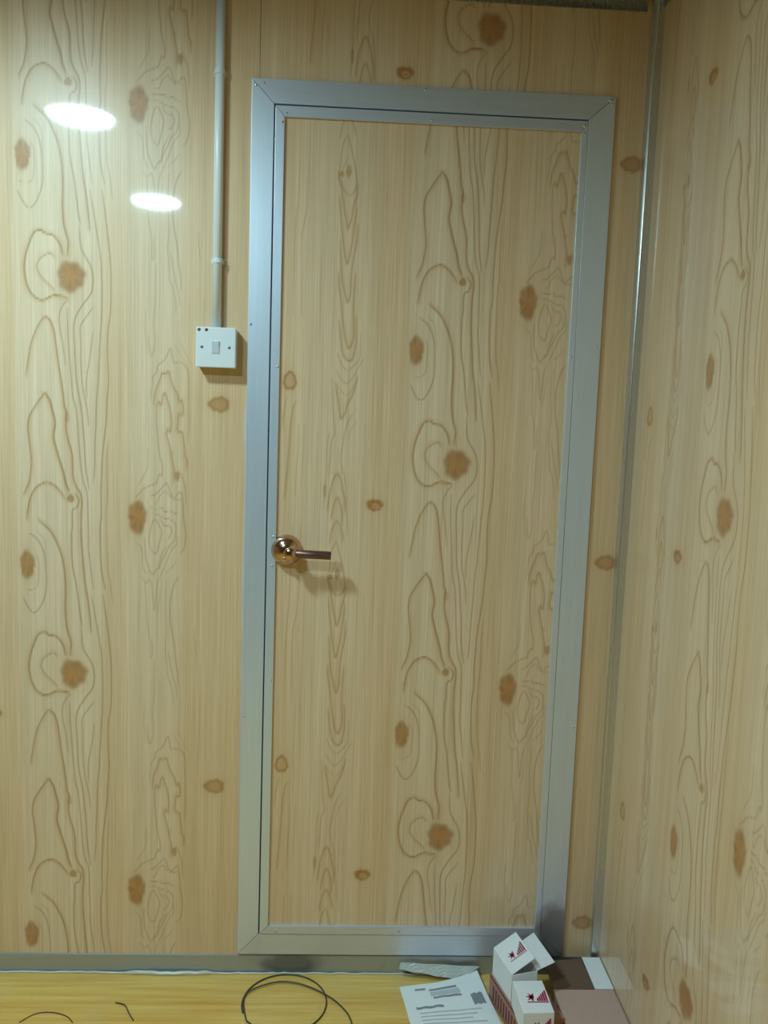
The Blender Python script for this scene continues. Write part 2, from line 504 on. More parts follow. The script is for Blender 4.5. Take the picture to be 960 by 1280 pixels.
PER = 889.5
U_MIN, U_MAX = -520, 440

def print_raster():
    nu, nv = U_MAX - U_MIN, int(round(PER))
    line = np.zeros((nv, nu), np.float32)
    knot = np.zeros((nv, nu), np.float32)
    shade = np.zeros((nv, nu), np.float32)
    tone = np.zeros((nv, nu), np.float32)
    krng = np.random.default_rng(3)
    def stamp(dst, val, u0, v0):
        h, wd = val.shape
        us = np.arange(u0, u0 + wd) - U_MIN
        ok = (us >= 0) & (us < nu)
        vs = np.arange(v0, v0 + h) % nv
        ix = np.ix_(vs, us[ok])
        dst[ix] = np.maximum(dst[ix], val[:, ok])
    for wd, st, side, flat in GRAIN:
        pts = catmull([(flat[i], flat[i + 1]) for i in range(0, len(flat), 2)], 4)
        n = len(pts)
        sig = 1.45 * wd
        R = 16 if side else 6
        for i in range(n - 1):
            a, b = pts[i], pts[i + 1]
            d = b - a
            L2 = float(d @ d)
            if L2 < 1e-6:
                continue
            u0, u1 = int(min(a[0], b[0]) - R), int(max(a[0], b[0]) + R) + 1
            v0, v1 = int(min(a[1], b[1]) - R), int(max(a[1], b[1]) + R) + 1
            gu, gv = np.meshgrid(np.arange(u0, u1), np.arange(v0, v1))
            t = np.clip(((gu - a[0]) * d[0] + (gv - a[1]) * d[1]) / L2, 0, 1)
            dx, dy = gu - a[0] - t * d[0], gv - a[1] - t * d[1]
            ds = np.hypot(dx, dy)
            end = min(1.0, (i + 1) / 3.0, (n - 1 - i) / 3.0)
            stamp(line, (st * (0.45 + 0.55 * end) * np.exp(-(ds / sig) ** 2)).astype(np.float32), u0, v0)
            if side:
                cr_ = d[0] * dy - d[1] * dx
                on = (cr_ * side < 0)
                stamp(shade, (on * st * 0.55 * np.exp(-(ds / 7.0) ** 2)).astype(np.float32), u0, v0)
    for ku, kv, rx, ry, st, typ in KNOTS:
        R = int(max(rx, ry) * 1.5)
        gu, gv = np.meshgrid(np.arange(-R, R + 1), np.arange(-R, R + 1))
        ang = np.arctan2(gv, gu)
        wob = 1 + 0.06 * np.sin(3 * ang + ku) + 0.05 * np.sin(7 * ang + kv)
        r = np.hypot(gu / rx, gv / ry) / wob
        core = np.exp(-np.clip(r * 1.03, 0, None) ** 9)
        rays = np.interp(ang, np.linspace(-math.pi, math.pi, 61), np.convolve(krng.random(63), [0.25, 0.5, 0.25], 'valid'))
        speck = krng.random(r.shape)
        tn = np.clip(0.85 * np.clip(r, 0, 1) ** 2.2 + 0.45 * (rays - 0.5) * np.clip(r * 1.6, 0, 1) + 0.35 * (speck - 0.5), 0, 1)
        stamp(tone, (np.exp(-(r / 1.15) ** 8) * tn).astype(np.float32), int(ku) - R, int(kv) - R)
        if typ == 0:
            val = core * (0.78 + 0.30 * (rays - 0.4))
        elif typ == 3:
            val = core * (0.62 + 0.38 * np.exp(-((r - 0.86) / 0.2) ** 2))
        elif typ == 1:
            val = core * (0.30 + 0.70 * np.exp(-((r - 0.84) / 0.16) ** 2))
        else:
            val = core * (1 - 0.65 * np.exp(-((np.hypot(gu / rx - 0.12, gv / ry + 0.2) - 0.30) / 0.16) ** 2))
        stamp(knot, (st * val).astype(np.float32), int(ku) - R, int(kv) - R)
    halo = np.zeros_like(knot)
    for ku, kv, rx, ry, st, typ in KNOTS:
        R = int(max(rx, ry) * 2.2)
        gu, gv = np.meshgrid(np.arange(-R, R + 1), np.arange(-R, R + 1))
        stamp(halo, (0.5 * st * np.exp(-(gu / (1.25 * rx)) ** 2 - (gv / (1.35 * ry)) ** 2)).astype(np.float32), int(ku) - R, int(kv) - R)
    # soft bands of darker wood between the pale cathedral columns
    uu = np.arange(U_MIN, U_MAX)
    kx = np.array([-520, -430, -395, -370, -330, -280, -235, -205, -185, -150, -128, -118, -60, 40, 62, 80, 110, 135, 175, 205, 235, 255, 330, 370, 440])
    kb = np.array([0.50, 0.60, 0.70, 0.60, 0.35, 0.30, 0.28, 0.38, 0.62, 0.60, 0.72, 0.20, 0.05, 0.10, 0.30, 0.60, 0.60, 0.30, 0.20, 0.22, 0.35, 0.75, 0.70, 0.85, 0.80])
    band = np.interp(uu, kx, kb)[None, :] * np.ones((nv, 1))
    band = np.clip(band + shade * 1.5 + halo, 0, 1.6)
    line = np.clip(line + 0.25 * shade + 0.15 * halo, 0, 1)
    return np.stack([line, knot, band.astype(np.float32), tone], -1)

PRINT = print_raster()

def sample_print(u, v):
    """bilinear look-up, u and v in mm about the round knot"""
    nv, nu = PRINT.shape[:2]
    x = np.clip(u - U_MIN, 0, nu - 1.001)
    y = np.mod(v, PER) * (nv / PER)
    x0 = x.astype(int); y0 = np.floor(y).astype(int)
    fx = (x - x0)[:, None]; fy = (y - y0)[:, None]
    y1 = (y0 + 1) % nv; y0 = y0 % nv
    return ((PRINT[y0, x0] * (1 - fx) + PRINT[y0, x0 + 1] * fx) * (1 - fy) + (PRINT[y1, x0] * (1 - fx) + PRINT[y1, x0 + 1] * fx) * fy)

def steps(lo, hi, dlo, dhi, fine, coarse):
    """grid lines from lo to hi, fine inside dlo..dhi"""
    a = []
    if dlo > lo:
        a += list(np.linspace(lo, dlo, max(2, int((dlo - lo) / coarse) + 1))[:-1])
    a += list(np.linspace(max(lo, dlo), min(hi, dhi), max(2, int((min(hi, dhi) - max(lo, dlo)) / fine) + 1)))
    if dhi < hi:
        a += list(np.linspace(dhi, hi, max(2, int((hi - dhi) / coarse) + 1))[1:])
    return np.array(a)

def printed_panel(name, parent, sx, sz, ku, kv, place, cores, keep=None):
    """a laminate sheet: s across and z up; place maps (s, z) arrays to world points; cores are the boxes of filling behind the sheet"""
    ns, nz = len(sx), len(sz)
    S, Z = np.meshgrid(sx, sz)
    co = place(S.ravel(), Z.ravel())
    col = np.ones((ns * nz, 4), np.float32)
    col[:, :4] = sample_print((S.ravel() - ku) * 1000, (Z.ravel() - kv) * 1000)
    i, j = np.meshgrid(np.arange(ns - 1), np.arange(nz - 1))
    i, j = i.ravel(), j.ravel()
    if keep is not None:
        ok = keep((sx[i] + sx[i + 1]) / 2, (sz[j] + sz[j + 1]) / 2)
        i, j = i[ok], j[ok]
    q = np.stack([j * ns + i, j * ns + i + 1, (j + 1) * ns + i + 1, (j + 1) * ns + i], -1)
    used = np.zeros(ns * nz, bool)
    used[q.ravel()] = True
    remap = np.cumsum(used) - 1
    q = remap[q]
    co, col = co[used], col[used]
    cv, cf = [], []
    for a, b in cores:
        k = len(co) + len(cv)
        cv += [(x, y, z) for x in (a[0], b[0]) for y in (a[1], b[1]) for z in (a[2], b[2])]
        cf += [(k + 0, k + 1, k + 3, k + 2), (k + 4, k + 6, k + 7, k + 5), (k + 0, k + 4, k + 5, k + 1), (k + 2, k + 3, k + 7, k + 6), (k + 0, k + 2, k + 6, k + 4), (k + 1, k + 5, k + 7, k + 3)]
    if cv:
        co = np.vstack([co, np.array(cv)])
        cc = np.ones((len(cv), 4), np.float32); cc[:, 0] = 0; cc[:, 1] = 0; cc[:, 2] = 0.5
        col = np.vstack([col, cc])
        q = np.vstack([q, np.array(cf)])
    me = bpy.data.meshes.new(name)
    me.vertices.add(len(co)); me.vertices.foreach_set('co', co.astype(np.float32).ravel())
    me.loops.add(q.size); me.loops.foreach_set('vertex_index', q.astype(np.int32).ravel())
    me.polygons.add(len(q)); me.polygons.foreach_set('loop_start', np.arange(0, q.size, 4, dtype=np.int32))
    at = me.color_attributes.new('grain', 'FLOAT_COLOR', 'POINT')
    at.data.foreach_set('color', col.ravel())
    me.update(calc_edges=True)
    return link(name, me, M['wood'], parent)

# ------------------------------------------------------------------ the room
XL, XR, YF = -3.60, 0.640, -7.20        # left wall, right wall, wall behind the camera
T = 0.05                                # sandwich panel thickness
FX0, FX1, FZ0, FZ1 = -0.2354, 0.5521, 0.0502, 2.0502      # door frame outside
SEAM = -0.219

wall_back = structure(empty('wall_back'), 'pine printed sandwich panel wall holding the door')
# panel left of the seam
printed_panel('panel', wall_back, steps(-1.105, SEAM - 0.0012, -0.76, 1, 0.0017, 0.0030), steps(0, CEIL, 0.02, 2.24, 0.0040, 0.02),
              -0.6216, 0.7295, lambda s, z: np.stack([s, 0 * s, z], -1), [((-1.105, 0.0006, 0), (SEAM - 0.0012, T, CEIL))])
# panel over and right of the door, with the doorway cut out
def outside_door(s, z):
    return ~((s > FX0) & (s < 0.525) & (z > 0.078) & (z < 2.025))
printed_panel('panel', wall_back, steps(SEAM, XR, SEAM, XR, 0.0018, 0.02), steps(0, CEIL, 0.02, 2.24, 0.0040, 0.02),
              0.2730, 0.3970, lambda s, z: np.stack([s, 0 * s, z], -1),
              [((SEAM, 0.0006, 2.025), (XR, T, CEIL)), ((0.525, 0.0006, 0.0), (XR, T, 2.024)), ((SEAM, 0.0006, 0), (0.524, T, 0.077))], outside_door)
printed_panel('panel', wall_back, np.linspace(-1.992, -1.107, 280), np.linspace(0, CEIL, 360),
              -1.509, 0.21, lambda s, z: np.stack([s, 0 * s, z], -1), [((-1.992, 0.0006, 0), (-1.107, T, CEIL))])
for xa, xb in ((-2.879, -1.994), (XL, -2.881)):
    printed_panel('panel', wall_back, np.linspace(xa, xb, 45), np.linspace(0, CEIL, 60),
                  xb - 0.402, 0.63 + xa, lambda s, z: np.stack([s, 0 * s, z], -1), [((xa, 0.0006, 0), (xb, T, CEIL))])

wall_right = structure(empty('wall_right'), 'glossy pine printed panel wall to the right of the door')
y0 = 0.0
for k, (kz, fine) in enumerate(((0.2964, True), (0.55, False), (0.12, False), (0.71, False), (0.40, False), (0.83, False), (0.27, False), (0.62, False), (0.05, False))):
    y1 = min(y0 + 0.885, -YF)
    if y1 - y0 < 0.02:
        break
    sx = steps(y0, y1 - 0.0012, 0.0, 0.80, 0.0024, 0.02) if fine else steps(y0, y1 - 0.0012, 9, 9, 0.02, 0.02)
    if not fine:
        sx = np.linspace(y0, y1 - 0.0012, 240 if k == 1 else 45)
    sz = steps(0, CEIL, 0.02, 2.24, 0.0040, 0.02) if fine else np.linspace(0, CEIL, 360 if k == 1 else 60)
    printed_panel('panel', wall_right, sx, sz, y0 + 0.4837, kz, lambda s, z: np.stack([XR + 0 * s, -s, z], -1),
                  [((XR + 0.0006, -y1 + 0.0012, 0), (XR + T, -y0, CEIL))])
    y0 = y1

def plain_wall(name, label, pieces):
    wl = structure(empty(name), label)
    for (s0, s1, kz, place, core) in pieces:
        printed_panel('panel', wl, np.linspace(s0, s1, 45), np.linspace(0, CEIL, 60), (s0 + s1) / 2 + 0.04, kz, place, [core])
    return wl
pl = []
y0 = 0.0
while y0 < -YF - 0.01:
    y1 = min(y0 + 0.886, -YF)
    pl.append((y0 + 0.001, y1, 0.3 + 0.37 * len(pl), lambda s, z: np.stack([XL + 0 * s, -s, z], -1), ((XL - T, -y1, 0), (XL - 0.0006, -y0 - 0.001, CEIL))))
    y0 = y1
plain_wall('wall_left', 'pine printed panel wall on the far left of the room', pl)
pl = []
x0 = XL
while x0 < XR - 0.01:
    x1 = min(x0 + 0.886, XR)
    pl.append((x0 + 0.001, x1, 0.2 + 0.41 * len(pl), lambda s, z: np.stack([s, YF + 0 * s, z], -1), ((x0 + 0.001, YF - T, 0), (x1, YF - 0.0006, CEIL))))
    x0 = x1
plain_wall('wall_front', 'pine printed panel wall behind the viewer', pl)

structure(box('floor', (XL - T, YF - T, -0.05), (XR + T, T, 0.0), M['floor']), 'yellow wood grain vinyl floor')
structure(box('ceiling', (XL - T, YF - T, CEIL), (XR + T, T, CEIL + 0.05), M['ceiling']), 'grey ceiling sheet')

# aluminium floor track along the back wall
bm = bmesh.new()
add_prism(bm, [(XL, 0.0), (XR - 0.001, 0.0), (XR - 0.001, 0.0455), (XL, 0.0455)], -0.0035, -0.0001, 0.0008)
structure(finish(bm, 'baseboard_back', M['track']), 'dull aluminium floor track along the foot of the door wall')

def cove(name, ends, ax1, ax2, R, mat, label):
    """quarter-round inner corner moulding swept between two points; ax1/ax2 point from the corner edge along the two faces"""
    bm = bmesh.new()
    a1, a2 = Vector(ax1), Vector(ax2)
    prof = [(R + 0.004, 0.0002), (R + 0.004, 0.0012)]
    for k in range(13):
        t = k / 12 * math.pi / 2
        prof.append((R + 0.0012 - R * math.sin(t), R + 0.0012 - R * math.cos(t)))
    prof += [(0.0012, R + 0.004), (0.0002, R + 0.004), (0.0002, 0.0002)]
    rings = [[bm.verts.new(Vector(e) + a1 * p + a2 * q) for p, q in prof] for e in ends]
    n = len(prof)
    for k in range(n):
        bm.faces.new((rings[0][k], rings[0][(k + 1) % n], rings[1][(k + 1) % n], rings[1][k]))
    bm.faces.new(rings[0]); bm.faces.new(rings[1][::-1])
    o = finish(bm, name, mat)
    for p in o.data.polygons:
        p.use_smooth = len(p.vertices) == 4
    return structure(o, label)
bm = bmesh.new()
rings = []
for k in range(13):
    z = 0.001 + (CEIL - 0.002) * k / 12
    wd, dp = 0.0195 + 0.0015 * k / 12, 0.014 + 0.014 * k / 12
    r = 0.0022 + 0.0048 * k / 12
    prof = [(XR - wd, -0.0002), (XR - wd, -dp + r)] + [(XR - wd + r - r * math.cos(t), -dp + r - r * math.sin(t)) for t in np.linspace(0.25, math.pi / 2, 5)] + [(XR - 0.0002, -dp), (XR - 0.0002, -0.0002)]
    rings.append([bm.verts.new((x, y, z)) for x, y in prof])
for A, B in zip(rings, rings[1:]):
    for k in range(len(A)):
        bm.faces.new((A[k], A[(k + 1) % len(A)], B[(k + 1) % len(A)], B[k]))
bm.faces.new(rings[0]); bm.faces.new(rings[-1][::-1])
structure(finish(bm, 'trim_1', M['cove']), 'slim grey metal corner strip with a bright left edge, right of the door')
cove('trim_2', ((XL, 0, CEIL), (XR - 0.03, 0, CEIL)), (0, -1, 0), (0, 0, -1), 0.026, M['cove'], 'aluminium cove under the ceiling above the door')
cove('trim_3', ((XR, -0.03, CEIL), (XR, YF, CEIL)), (-1, 0, 0), (0, 0, -1), 0.026, M['cove'], 'aluminium cove under the ceiling on the right wall')

# sealant bead where the track meets the floor
bm = bmesh.new()
path = []
x = -0.95
while x < 0.33:
    path.append((x, -0.0075 + random.uniform(-0.0012, 0.0012), 0.0015 + random.uniform(-0.0006, 0.0008)))
    x += random.uniform(0.010, 0.022)
add_tube(bm, path, 0.0028, 8)
for v in bm.verts:
    if -0.50 < v.co.x < -0.30:
        v.co.z *= 1.9; v.co.y = -0.0036 + (v.co.y + 0.0036) * 1.8
for v in bm.verts:
    v.co.z = max(v.co.z, 0.0001)
    v.co.y = min(v.co.y, -0.0036)
structure(finish(bm, 'trim_4', M['sealant'], smooth=True), 'thin uneven sealant bead along the floor track')

# ------------------------------------------------------------------ the door
door = structure(empty('door_1'), 'pine printed door in a grey steel frame with a bronze lever')
JX0, JX1, JZ0, JZ1 = -0.1872, 0.4950, 0.1020, 2.0000      # inside of the frame
JF = -0.0070
mg = 0.0005
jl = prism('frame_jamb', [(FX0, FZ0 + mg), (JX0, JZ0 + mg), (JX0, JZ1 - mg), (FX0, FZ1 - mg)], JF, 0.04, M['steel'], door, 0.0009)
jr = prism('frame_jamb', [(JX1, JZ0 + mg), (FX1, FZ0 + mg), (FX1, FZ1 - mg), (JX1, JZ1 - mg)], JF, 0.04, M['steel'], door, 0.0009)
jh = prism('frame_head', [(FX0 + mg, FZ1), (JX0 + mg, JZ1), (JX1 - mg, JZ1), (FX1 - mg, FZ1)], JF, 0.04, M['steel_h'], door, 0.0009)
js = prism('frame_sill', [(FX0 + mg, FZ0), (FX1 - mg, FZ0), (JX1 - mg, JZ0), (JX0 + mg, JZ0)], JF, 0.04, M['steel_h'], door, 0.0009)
# leaf
LX0, LX1, LZ0, LZ1 = JX0 + 0.0032, JX1 - 0.0008, JZ0 + 0.0012, JZ1 - 0.0036
PX0, PX1, PZ0, PZ1 = -0.1640, 0.4805, 0.1235, 1.9735
LF = -0.0020
printed_panel('leaf_panel', door, steps(PX0 - 0.003, PX1 + 0.003, -9, 9, 0.0017, 0.02), steps(PZ0 - 0.003, PZ1 + 0.003, -9, 9, 0.0038, 0.02),
              0.2390, 0.3490, lambda s, z: np.stack([s, LF + 0 * s, z], -1), [((LX0 + 0.001, LF + 0.0006, LZ0 + 0.001), (LX1 - 0.001, 0.036, LZ1 - 0.001))])
SF = -0.0085
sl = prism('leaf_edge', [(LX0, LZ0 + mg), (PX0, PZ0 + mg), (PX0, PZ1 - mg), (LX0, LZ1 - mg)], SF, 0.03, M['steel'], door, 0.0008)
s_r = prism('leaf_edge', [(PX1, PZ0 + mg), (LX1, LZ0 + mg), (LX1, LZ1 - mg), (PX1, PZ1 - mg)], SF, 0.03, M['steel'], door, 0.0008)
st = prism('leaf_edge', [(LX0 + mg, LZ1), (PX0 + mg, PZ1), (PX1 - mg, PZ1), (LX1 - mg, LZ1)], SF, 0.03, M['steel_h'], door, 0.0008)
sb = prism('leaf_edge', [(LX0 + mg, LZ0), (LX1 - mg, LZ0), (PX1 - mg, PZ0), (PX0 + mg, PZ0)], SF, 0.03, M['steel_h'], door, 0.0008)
bm = bmesh.new()
add_box(bm, (JX0, 0.010, JZ0), (LX0, 0.030, JZ1))
add_box(bm, (LX0, 0.010, LZ1), (JX1, 0.030, JZ1))
finish(bm, 'gasket', M['gap'], door)
# rivets
riv = bmesh.new()
add_lathe(riv, [(0.0, 0.0022), (0.0015, 0.0019), (0.0027, 0.0009), (0.0032, -0.0004)], 10, 'Y')
bmesh.ops.recalc_face_normals(riv, faces=riv.faces)
riv_me = bpy.data.meshes.new('rivet')
riv.to_mesh(riv_me); riv.free()
for p in riv_me.polygons:
    p.use_smooth = True
riv_me.materials.append(M['rivet'])
for host, pts, yf in ((jh, [(-0.2095, 2.0400), (-0.2270, 2.0350), (0.1360, 2.0440), (0.5400, 2.0420), (0.5450, 2.0340)], JF),
                      (jl, [(-0.2290, 1.5330), (-0.2285, 0.6420)], JF), (jr, [(0.5430, 1.5140), (0.5440, 0.6300)], JF),
                      (sl, [(-0.1680, 1.4440), (-0.1700, 1.0630), (-0.1715, 0.9960), (-0.1700, 0.7290), (-0.1680, 1.9620)], SF),
                      (st, [(-0.1600, 1.9800), (0.1520, 1.9810), (0.4870, 1.9850)], SF), (s_r, [(0.4860, 1.4890), (0.4870, 1.9690)], SF),
                      (sb, [(0.1500, 0.1130), (-0.1450, 0.1130)], SF)):
    for px, pz in pts:
        link('rivet', riv_me, None, host, (px, yf, pz))
# torn protective film still clinging to the left of the frame
def ragged(name, x, wmin, wmax, z0, z1, parent):
    bm = bmesh.new()
    z = z0
    prev = None
    while z < z1:
        wd = random.uniform(wmin, wmax) if random.random() < 0.8 else wmax * 1.3
        cur = (bm.verts.new((x - wd, -0.0006, z)), bm.verts.new((x, -0.0006, z)), bm.verts.new((x - wd, -0.0001, z)))
        if prev:
            bm.faces.new((prev[0], prev[1], cur[1], cur[0]))
            bm.faces.new((prev[2], prev[0], cur[0], cur[2]))
        prev = cur
        z += random.uniform(0.02, 0.07)
    return finish(bm, name, M['old_film'], parent)
ragged('film_remnant', FX0 - 0.0001, 0.002, 0.006, 0.06, 1.38, jl)

# lever handle
hx, hz = -0.1400, 1.0330
rose = lathe('handle_rose', [(0.0, 0.0330), (0.0085, 0.0322), (0.0165, 0.0298), (0.0235, 0.0258), (0.0290, 0.0204), (0.0328, 0.0140), (0.0346, 0.0075), (0.0348, 0.0030), (0.0356, 0.0012), (0.0356, 0.0)],
             M['brass'], door, 40, 'Y', (hx, LF, hz))
lathe('handle_neck', [(0.0, 0.0605), (0.0080, 0.0600), (0.0135, 0.0565), (0.0150, 0.0500), (0.0135, 0.0430), (0.0105, 0.0370), (0.0110, 0.0270)], M['brass'], rose, 28, 'Y', (hx + 0.012, LF, hz - 0.001))
bm = bmesh.new()
bx = 0.0
add_lathe(bm, [(0.0, 0.0), (0.0085, 0.0), (0.0085, 0.004), (0.0094, 0.006), (0.0094, 0.0790), (0.0086, 0.0805), (0.0, 0.0805)], 28, 'X')
for v in bm.verts:
    v.co = Matrix.Rotation(math.radians(1.6), 3, 'Y') @ v.co
    v.co += Vector((hx + 0.022, LF - 0.0490, hz - 0.0005))
lev = finish(bm, 'handle_lever', M['copper'], rose)
for p in lev.data.polygons:
    p.use_smooth = abs(p.normal.x) < 0.7
lathe('privacy_button', [(0.0, 0.0345), (0.0035, 0.0342), (0.0042, 0.0330), (0.0050, 0.0240)], M['brass'], rose, 16, 'Y', (hx - 0.002, LF - 0.0005, hz - 0.0150))

# ------------------------------------------------------------------ light switch and conduit
sx0, sz0 = -0.3004, 1.4780
sw = thing(empty('light_switch', (sx0, 0, sz0)), 'square white surface light switch at the lower end of the white conduit', 'light switch')
h = 0.0432
parts = [box('back_box', (sx0 - h + 0.001, -0.0265, sz0 - h + 0.001), (sx0 + h - 0.001, -0.0002, sz0 + h - 0.001), M['white_plastic'], None, 0.0025, 2),
         box('face_plate', (sx0 - h, -0.0345, sz0 - h), (sx0 + h, -0.0267, sz0 + h), M['white_plastic'], None, 0.0022, 2)]
plant(sw, *parts)
plate = parts[1]
bm = bmesh.new()
add_box(bm, (sx0 - 0.0088, -0.0385, sz0 - 0.0130), (sx0 + 0.0075, -0.0330, sz0 + 0.0130), 0.0010, 2)
for v in bm.verts:
    if v.co.y < -0.0355:
        v.co.y += 0.0022 * (sz0 + 0.013 - v.co.z) / 0.026
rk = finish(bm, 'rocker', M['rocker'])
bm = bmesh.new()
add_prism(bm, [(sx0 - 0.0108, sz0 - 0.0150), (sx0 + 0.0095, sz0 - 0.0150), (sx0 + 0.0095, sz0 + 0.0150), (sx0 - 0.0108, sz0 + 0.0150)], -0.0351, -0.0340, 0.0004)
rim = finish(bm, 'rocker_surround', M['white_plastic'])
more = [rk, rim]
for dx in (-0.0300, 0.0290):
    more.append(lathe('screw', [(0.0, 0.0008), (0.0026, 0.0008), (0.0031, 0.0), (0.0031, -0.001)], M['screw'], None, 14, 'Y', (sx0 + dx, -0.0347, sz0 + 0.0005)))
for dx in (-0.0362, -0.0205):
    more.append(lathe('stain', [(0.0, 0.0005), (0.0030, 0.0004), (0.0036, 0.0), (0.0036, -0.0008)], M['mark'], None, 12, 'Y', (sx0 + dx, -0.0346, sz0 + 0.0370)))
plant(sw, *more)

cx = -0.3030
cond = thing(tube('conduit_pipe', [(cx + 0.0016, -0.0125, CEIL - 0.034), (cx, -0.0125, 1.9), (cx - 0.0005, -0.0125, sz0 + h + 0.0003)], 0.0100, M['pvc'], None, 20),
             'thin white conduit pipe running down the wall to the light switch', 'conduit')
for zc in (2.055, 1.665):
    bm = bmesh.new()
    add_lathe(bm, [(0.0103, zc - 0.005), (0.0116, zc - 0.005), (0.0116, zc + 0.005), (0.0103, zc + 0.005), (0.0103, zc - 0.005)], 20, 'Z', (cx + 0.0008, -0.0125, 0))
    for sgn in (-1, 1):
        add_box(bm, (cx + 0.0008 + sgn * 0.0105 - 0.0045, -0.0030, zc - 0.005), (cx + 0.0008 + sgn * 0.0105 + 0.0045, -0.0004, zc + 0.005))
    finish(bm, 'pipe_clip', M['white_plastic'], cond)

# ------------------------------------------------------------------ the ceiling lamps seen mirrored in the wall
for ly, lab in zip(LAMP_Y, ('round white glowing ceiling lamp nearer the door wall', 'round white glowing ceiling lamp farther from the door wall')):
    lt = thing(empty('ceiling_lamp', (LAMP_X, ly, CEIL)), lab, 'lamp', 'round ceiling lamps')
    a = lathe('base_ring', [(0.0, 0.0), (0.108, 0.0), (0.110, -0.004), (0.110, -0.024), (0.107, -0.026), (0.103, -0.025), (0.099, -0.016), (0.0, -0.016)], M['lamp_base'], None, 40, 'Z', (LAMP_X, ly, CEIL))
    prof = [(0.0965, -0.0165)] + [(0.0965 * math.cos(t), -0.0165 - 0.014 * math.sin(t)) for t in np.linspace(0.12, math.pi / 2 - 0.02, 9)] + [(0.0, -0.0305)]
    b = lathe('diffuser', prof, M['lamp'], None, 40, 'Z', (LAMP_X, ly, CEIL))
    plant(lt, a, b)

# ------------------------------------------------------------------ cartons, paper and cable on the floor
def carton(name, origin, ang, size, mats, lid=None, wall=0.0008, open_top=False):
    """a carton with its left back bottom corner at origin; length runs to the front, width to the right; returns the body and a frame function"""
    wv = Vector((math.cos(ang), math.sin(ang), 0))
    lv = Vector((math.sin(ang), -math.cos(ang), 0))
    O = Vector(origin)
    def P(a, l, z):
        return O + wv * a + lv * l + Vector((0, 0, z))
    W, L, H = size
    bm = bmesh.new()
    if not open_top:
        vs = [bm.verts.new(P(a, l, z)) for a in (0, W) for l in (0, L) for z in (0, H)]
        for f in ((0, 1, 3, 2), (4, 6, 7, 5), (0, 4, 5, 1), (2, 3, 7, 6), (0, 2, 6, 4), (1, 5, 7, 3)):
            bm.faces.new([vs[k] for k in f])
        bmesh.ops.recalc_face_normals(bm, faces=bm.faces)
        bmesh.ops.bevel(bm, geom=list(bm.edges), offset=0.0008, segments=1, affect='EDGES')
    else:
        t = wall
        for q in (((0, 0, 0), (0, L, 0), (0, L, H), (0, 0, H)), ((W, L, 0), (W, 0, 0), (W, 0, H), (W, L, H)),
                  ((0, 0, 0), (W, 0, 0), (W, 0, H), (0, 0, H)), ((0, L, 0), (W, L, 0), (W, L, H), (0, L, H)), ((0, 0, t), (W, 0, t), (W, L, t), (0, L, t))):
            add_sheet(bm, [P(*c) for c in q], t)
    return finish(bm, name, mats), P

def emblem(name, at, right_, up_, size, mat, parent):
    """red printed mark: a burst of rays beside a triangle of bars"""
    r_, u_ = Vector(right_).normalized(), Vector(up_).normalized()
    n = r_.cross(u_).normalized()
    A = Vector(at) + n * 0.0006
    bm = bmesh.new()
    def quad(pts):
        vs = [bm.verts.new(A + r_ * x * size + u_ * y * size) for x, y in pts]
        ws = [bm.verts.new(v.co - n * 0.0005) for v in vs]
        bm.faces.new(vs)
        k = len(vs)
        for i in range(k):
            bm.faces.new((vs[i], ws[i], ws[(i + 1) % k], vs[(i + 1) % k]))
    for k in range(5):
        x0 = 0.02 + k * 0.105
        hgt = 0.14 + 0.085 * k
        quad([(x0, -0.30), (x0 + 0.085, -0.30), (x0 + 0.085, -0.30 + 1.5 * hgt), (x0, -0.30 + 1.5 * hgt - 0.06)])
    for k in range(5):
        a = math.radians(70 + k * 50)
        c, s = math.cos(a), math.sin(a)
        cx_, cy_ = -0.18, -0.06
        quad([(cx_ + 0.09 * -s, cy_ + 0.09 * c), (cx_ - 0.09 * -s, cy_ - 0.09 * c), (cx_ + 0.30 * c, cy_ + 0.30 * s)])
    quad([(-0.45, -0.40), (0.55, -0.40), (0.55, -0.345), (-0.45, -0.345)])
    return finish(bm, name, mat, parent)

ANG = math.radians(14.5)
# lower brown carton with dark red bars on its side
low, P = carton('brown_carton', (0.3600, -0.0850, 0.0), ANG, (0.098, 0.175, 0.0640), M['card_brown'])
thing(low, 'brown cardboard carton with dark red bars on its side, under the white cartons', 'carton')
bm = bmesh.new()
for k in range(11):
    l0 = 0.022 + k * 0.0135
    add_sheet(bm, [P(-0.0004, l0 + 0.0065, 0.012), P(-0.0004, l0, 0.012), P(-0.0004, l0, 0.046), P(-0.0004, l0 + 0.0065, 0.046)], 0.0004)
add_sheet(bm, [P(-0.0004, 0.172, 0.0575), P(-0.0004, 0.004, 0.0575), P(-0.0004, 0.004, 0.0625), P(-0.0004, 0.172, 0.0625)], 0.0004)
finish(bm, 'printed_bars', M['dark_red_ink'], low)

# white carton with raised lid, standing at the back of the brown one
up_c, P = carton('white_carton', (0.3655, -0.0905, 0.0643), ANG, (0.062, 0.096, 0.0640), M['card_white'], open_top=True)
thing(up_c, 'open white carton with red emblem on its raised lid, on the brown carton', 'carton', 'white cartons with a red emblem')
a_, b_ = P(0, 0, 0.0645), P(0, 0.096, 0.0645)
wv = Vector((math.cos(ANG), math.sin(ANG), 0))
rise = math.radians(29)
lv3 = wv * math.cos(rise) + Vector((0, 0, math.sin(rise)))
lid = sheet('lid', [b_, b_ + lv3 * 0.062, a_ + lv3 * 0.062, a_], M['card_white'], up_c, 0.0012)
emblem('emblem', (a_ + b_) / 2 + lv3 * 0.034 , lv3, a_ - b_, 0.044, M['red_ink'], lid)
c_, d_ = P(0.062, 0.0, 0.0645), P(0.062, 0.096, 0.0645)
fl = wv * 0.045 + Vector((0, 0.010, 0.006))
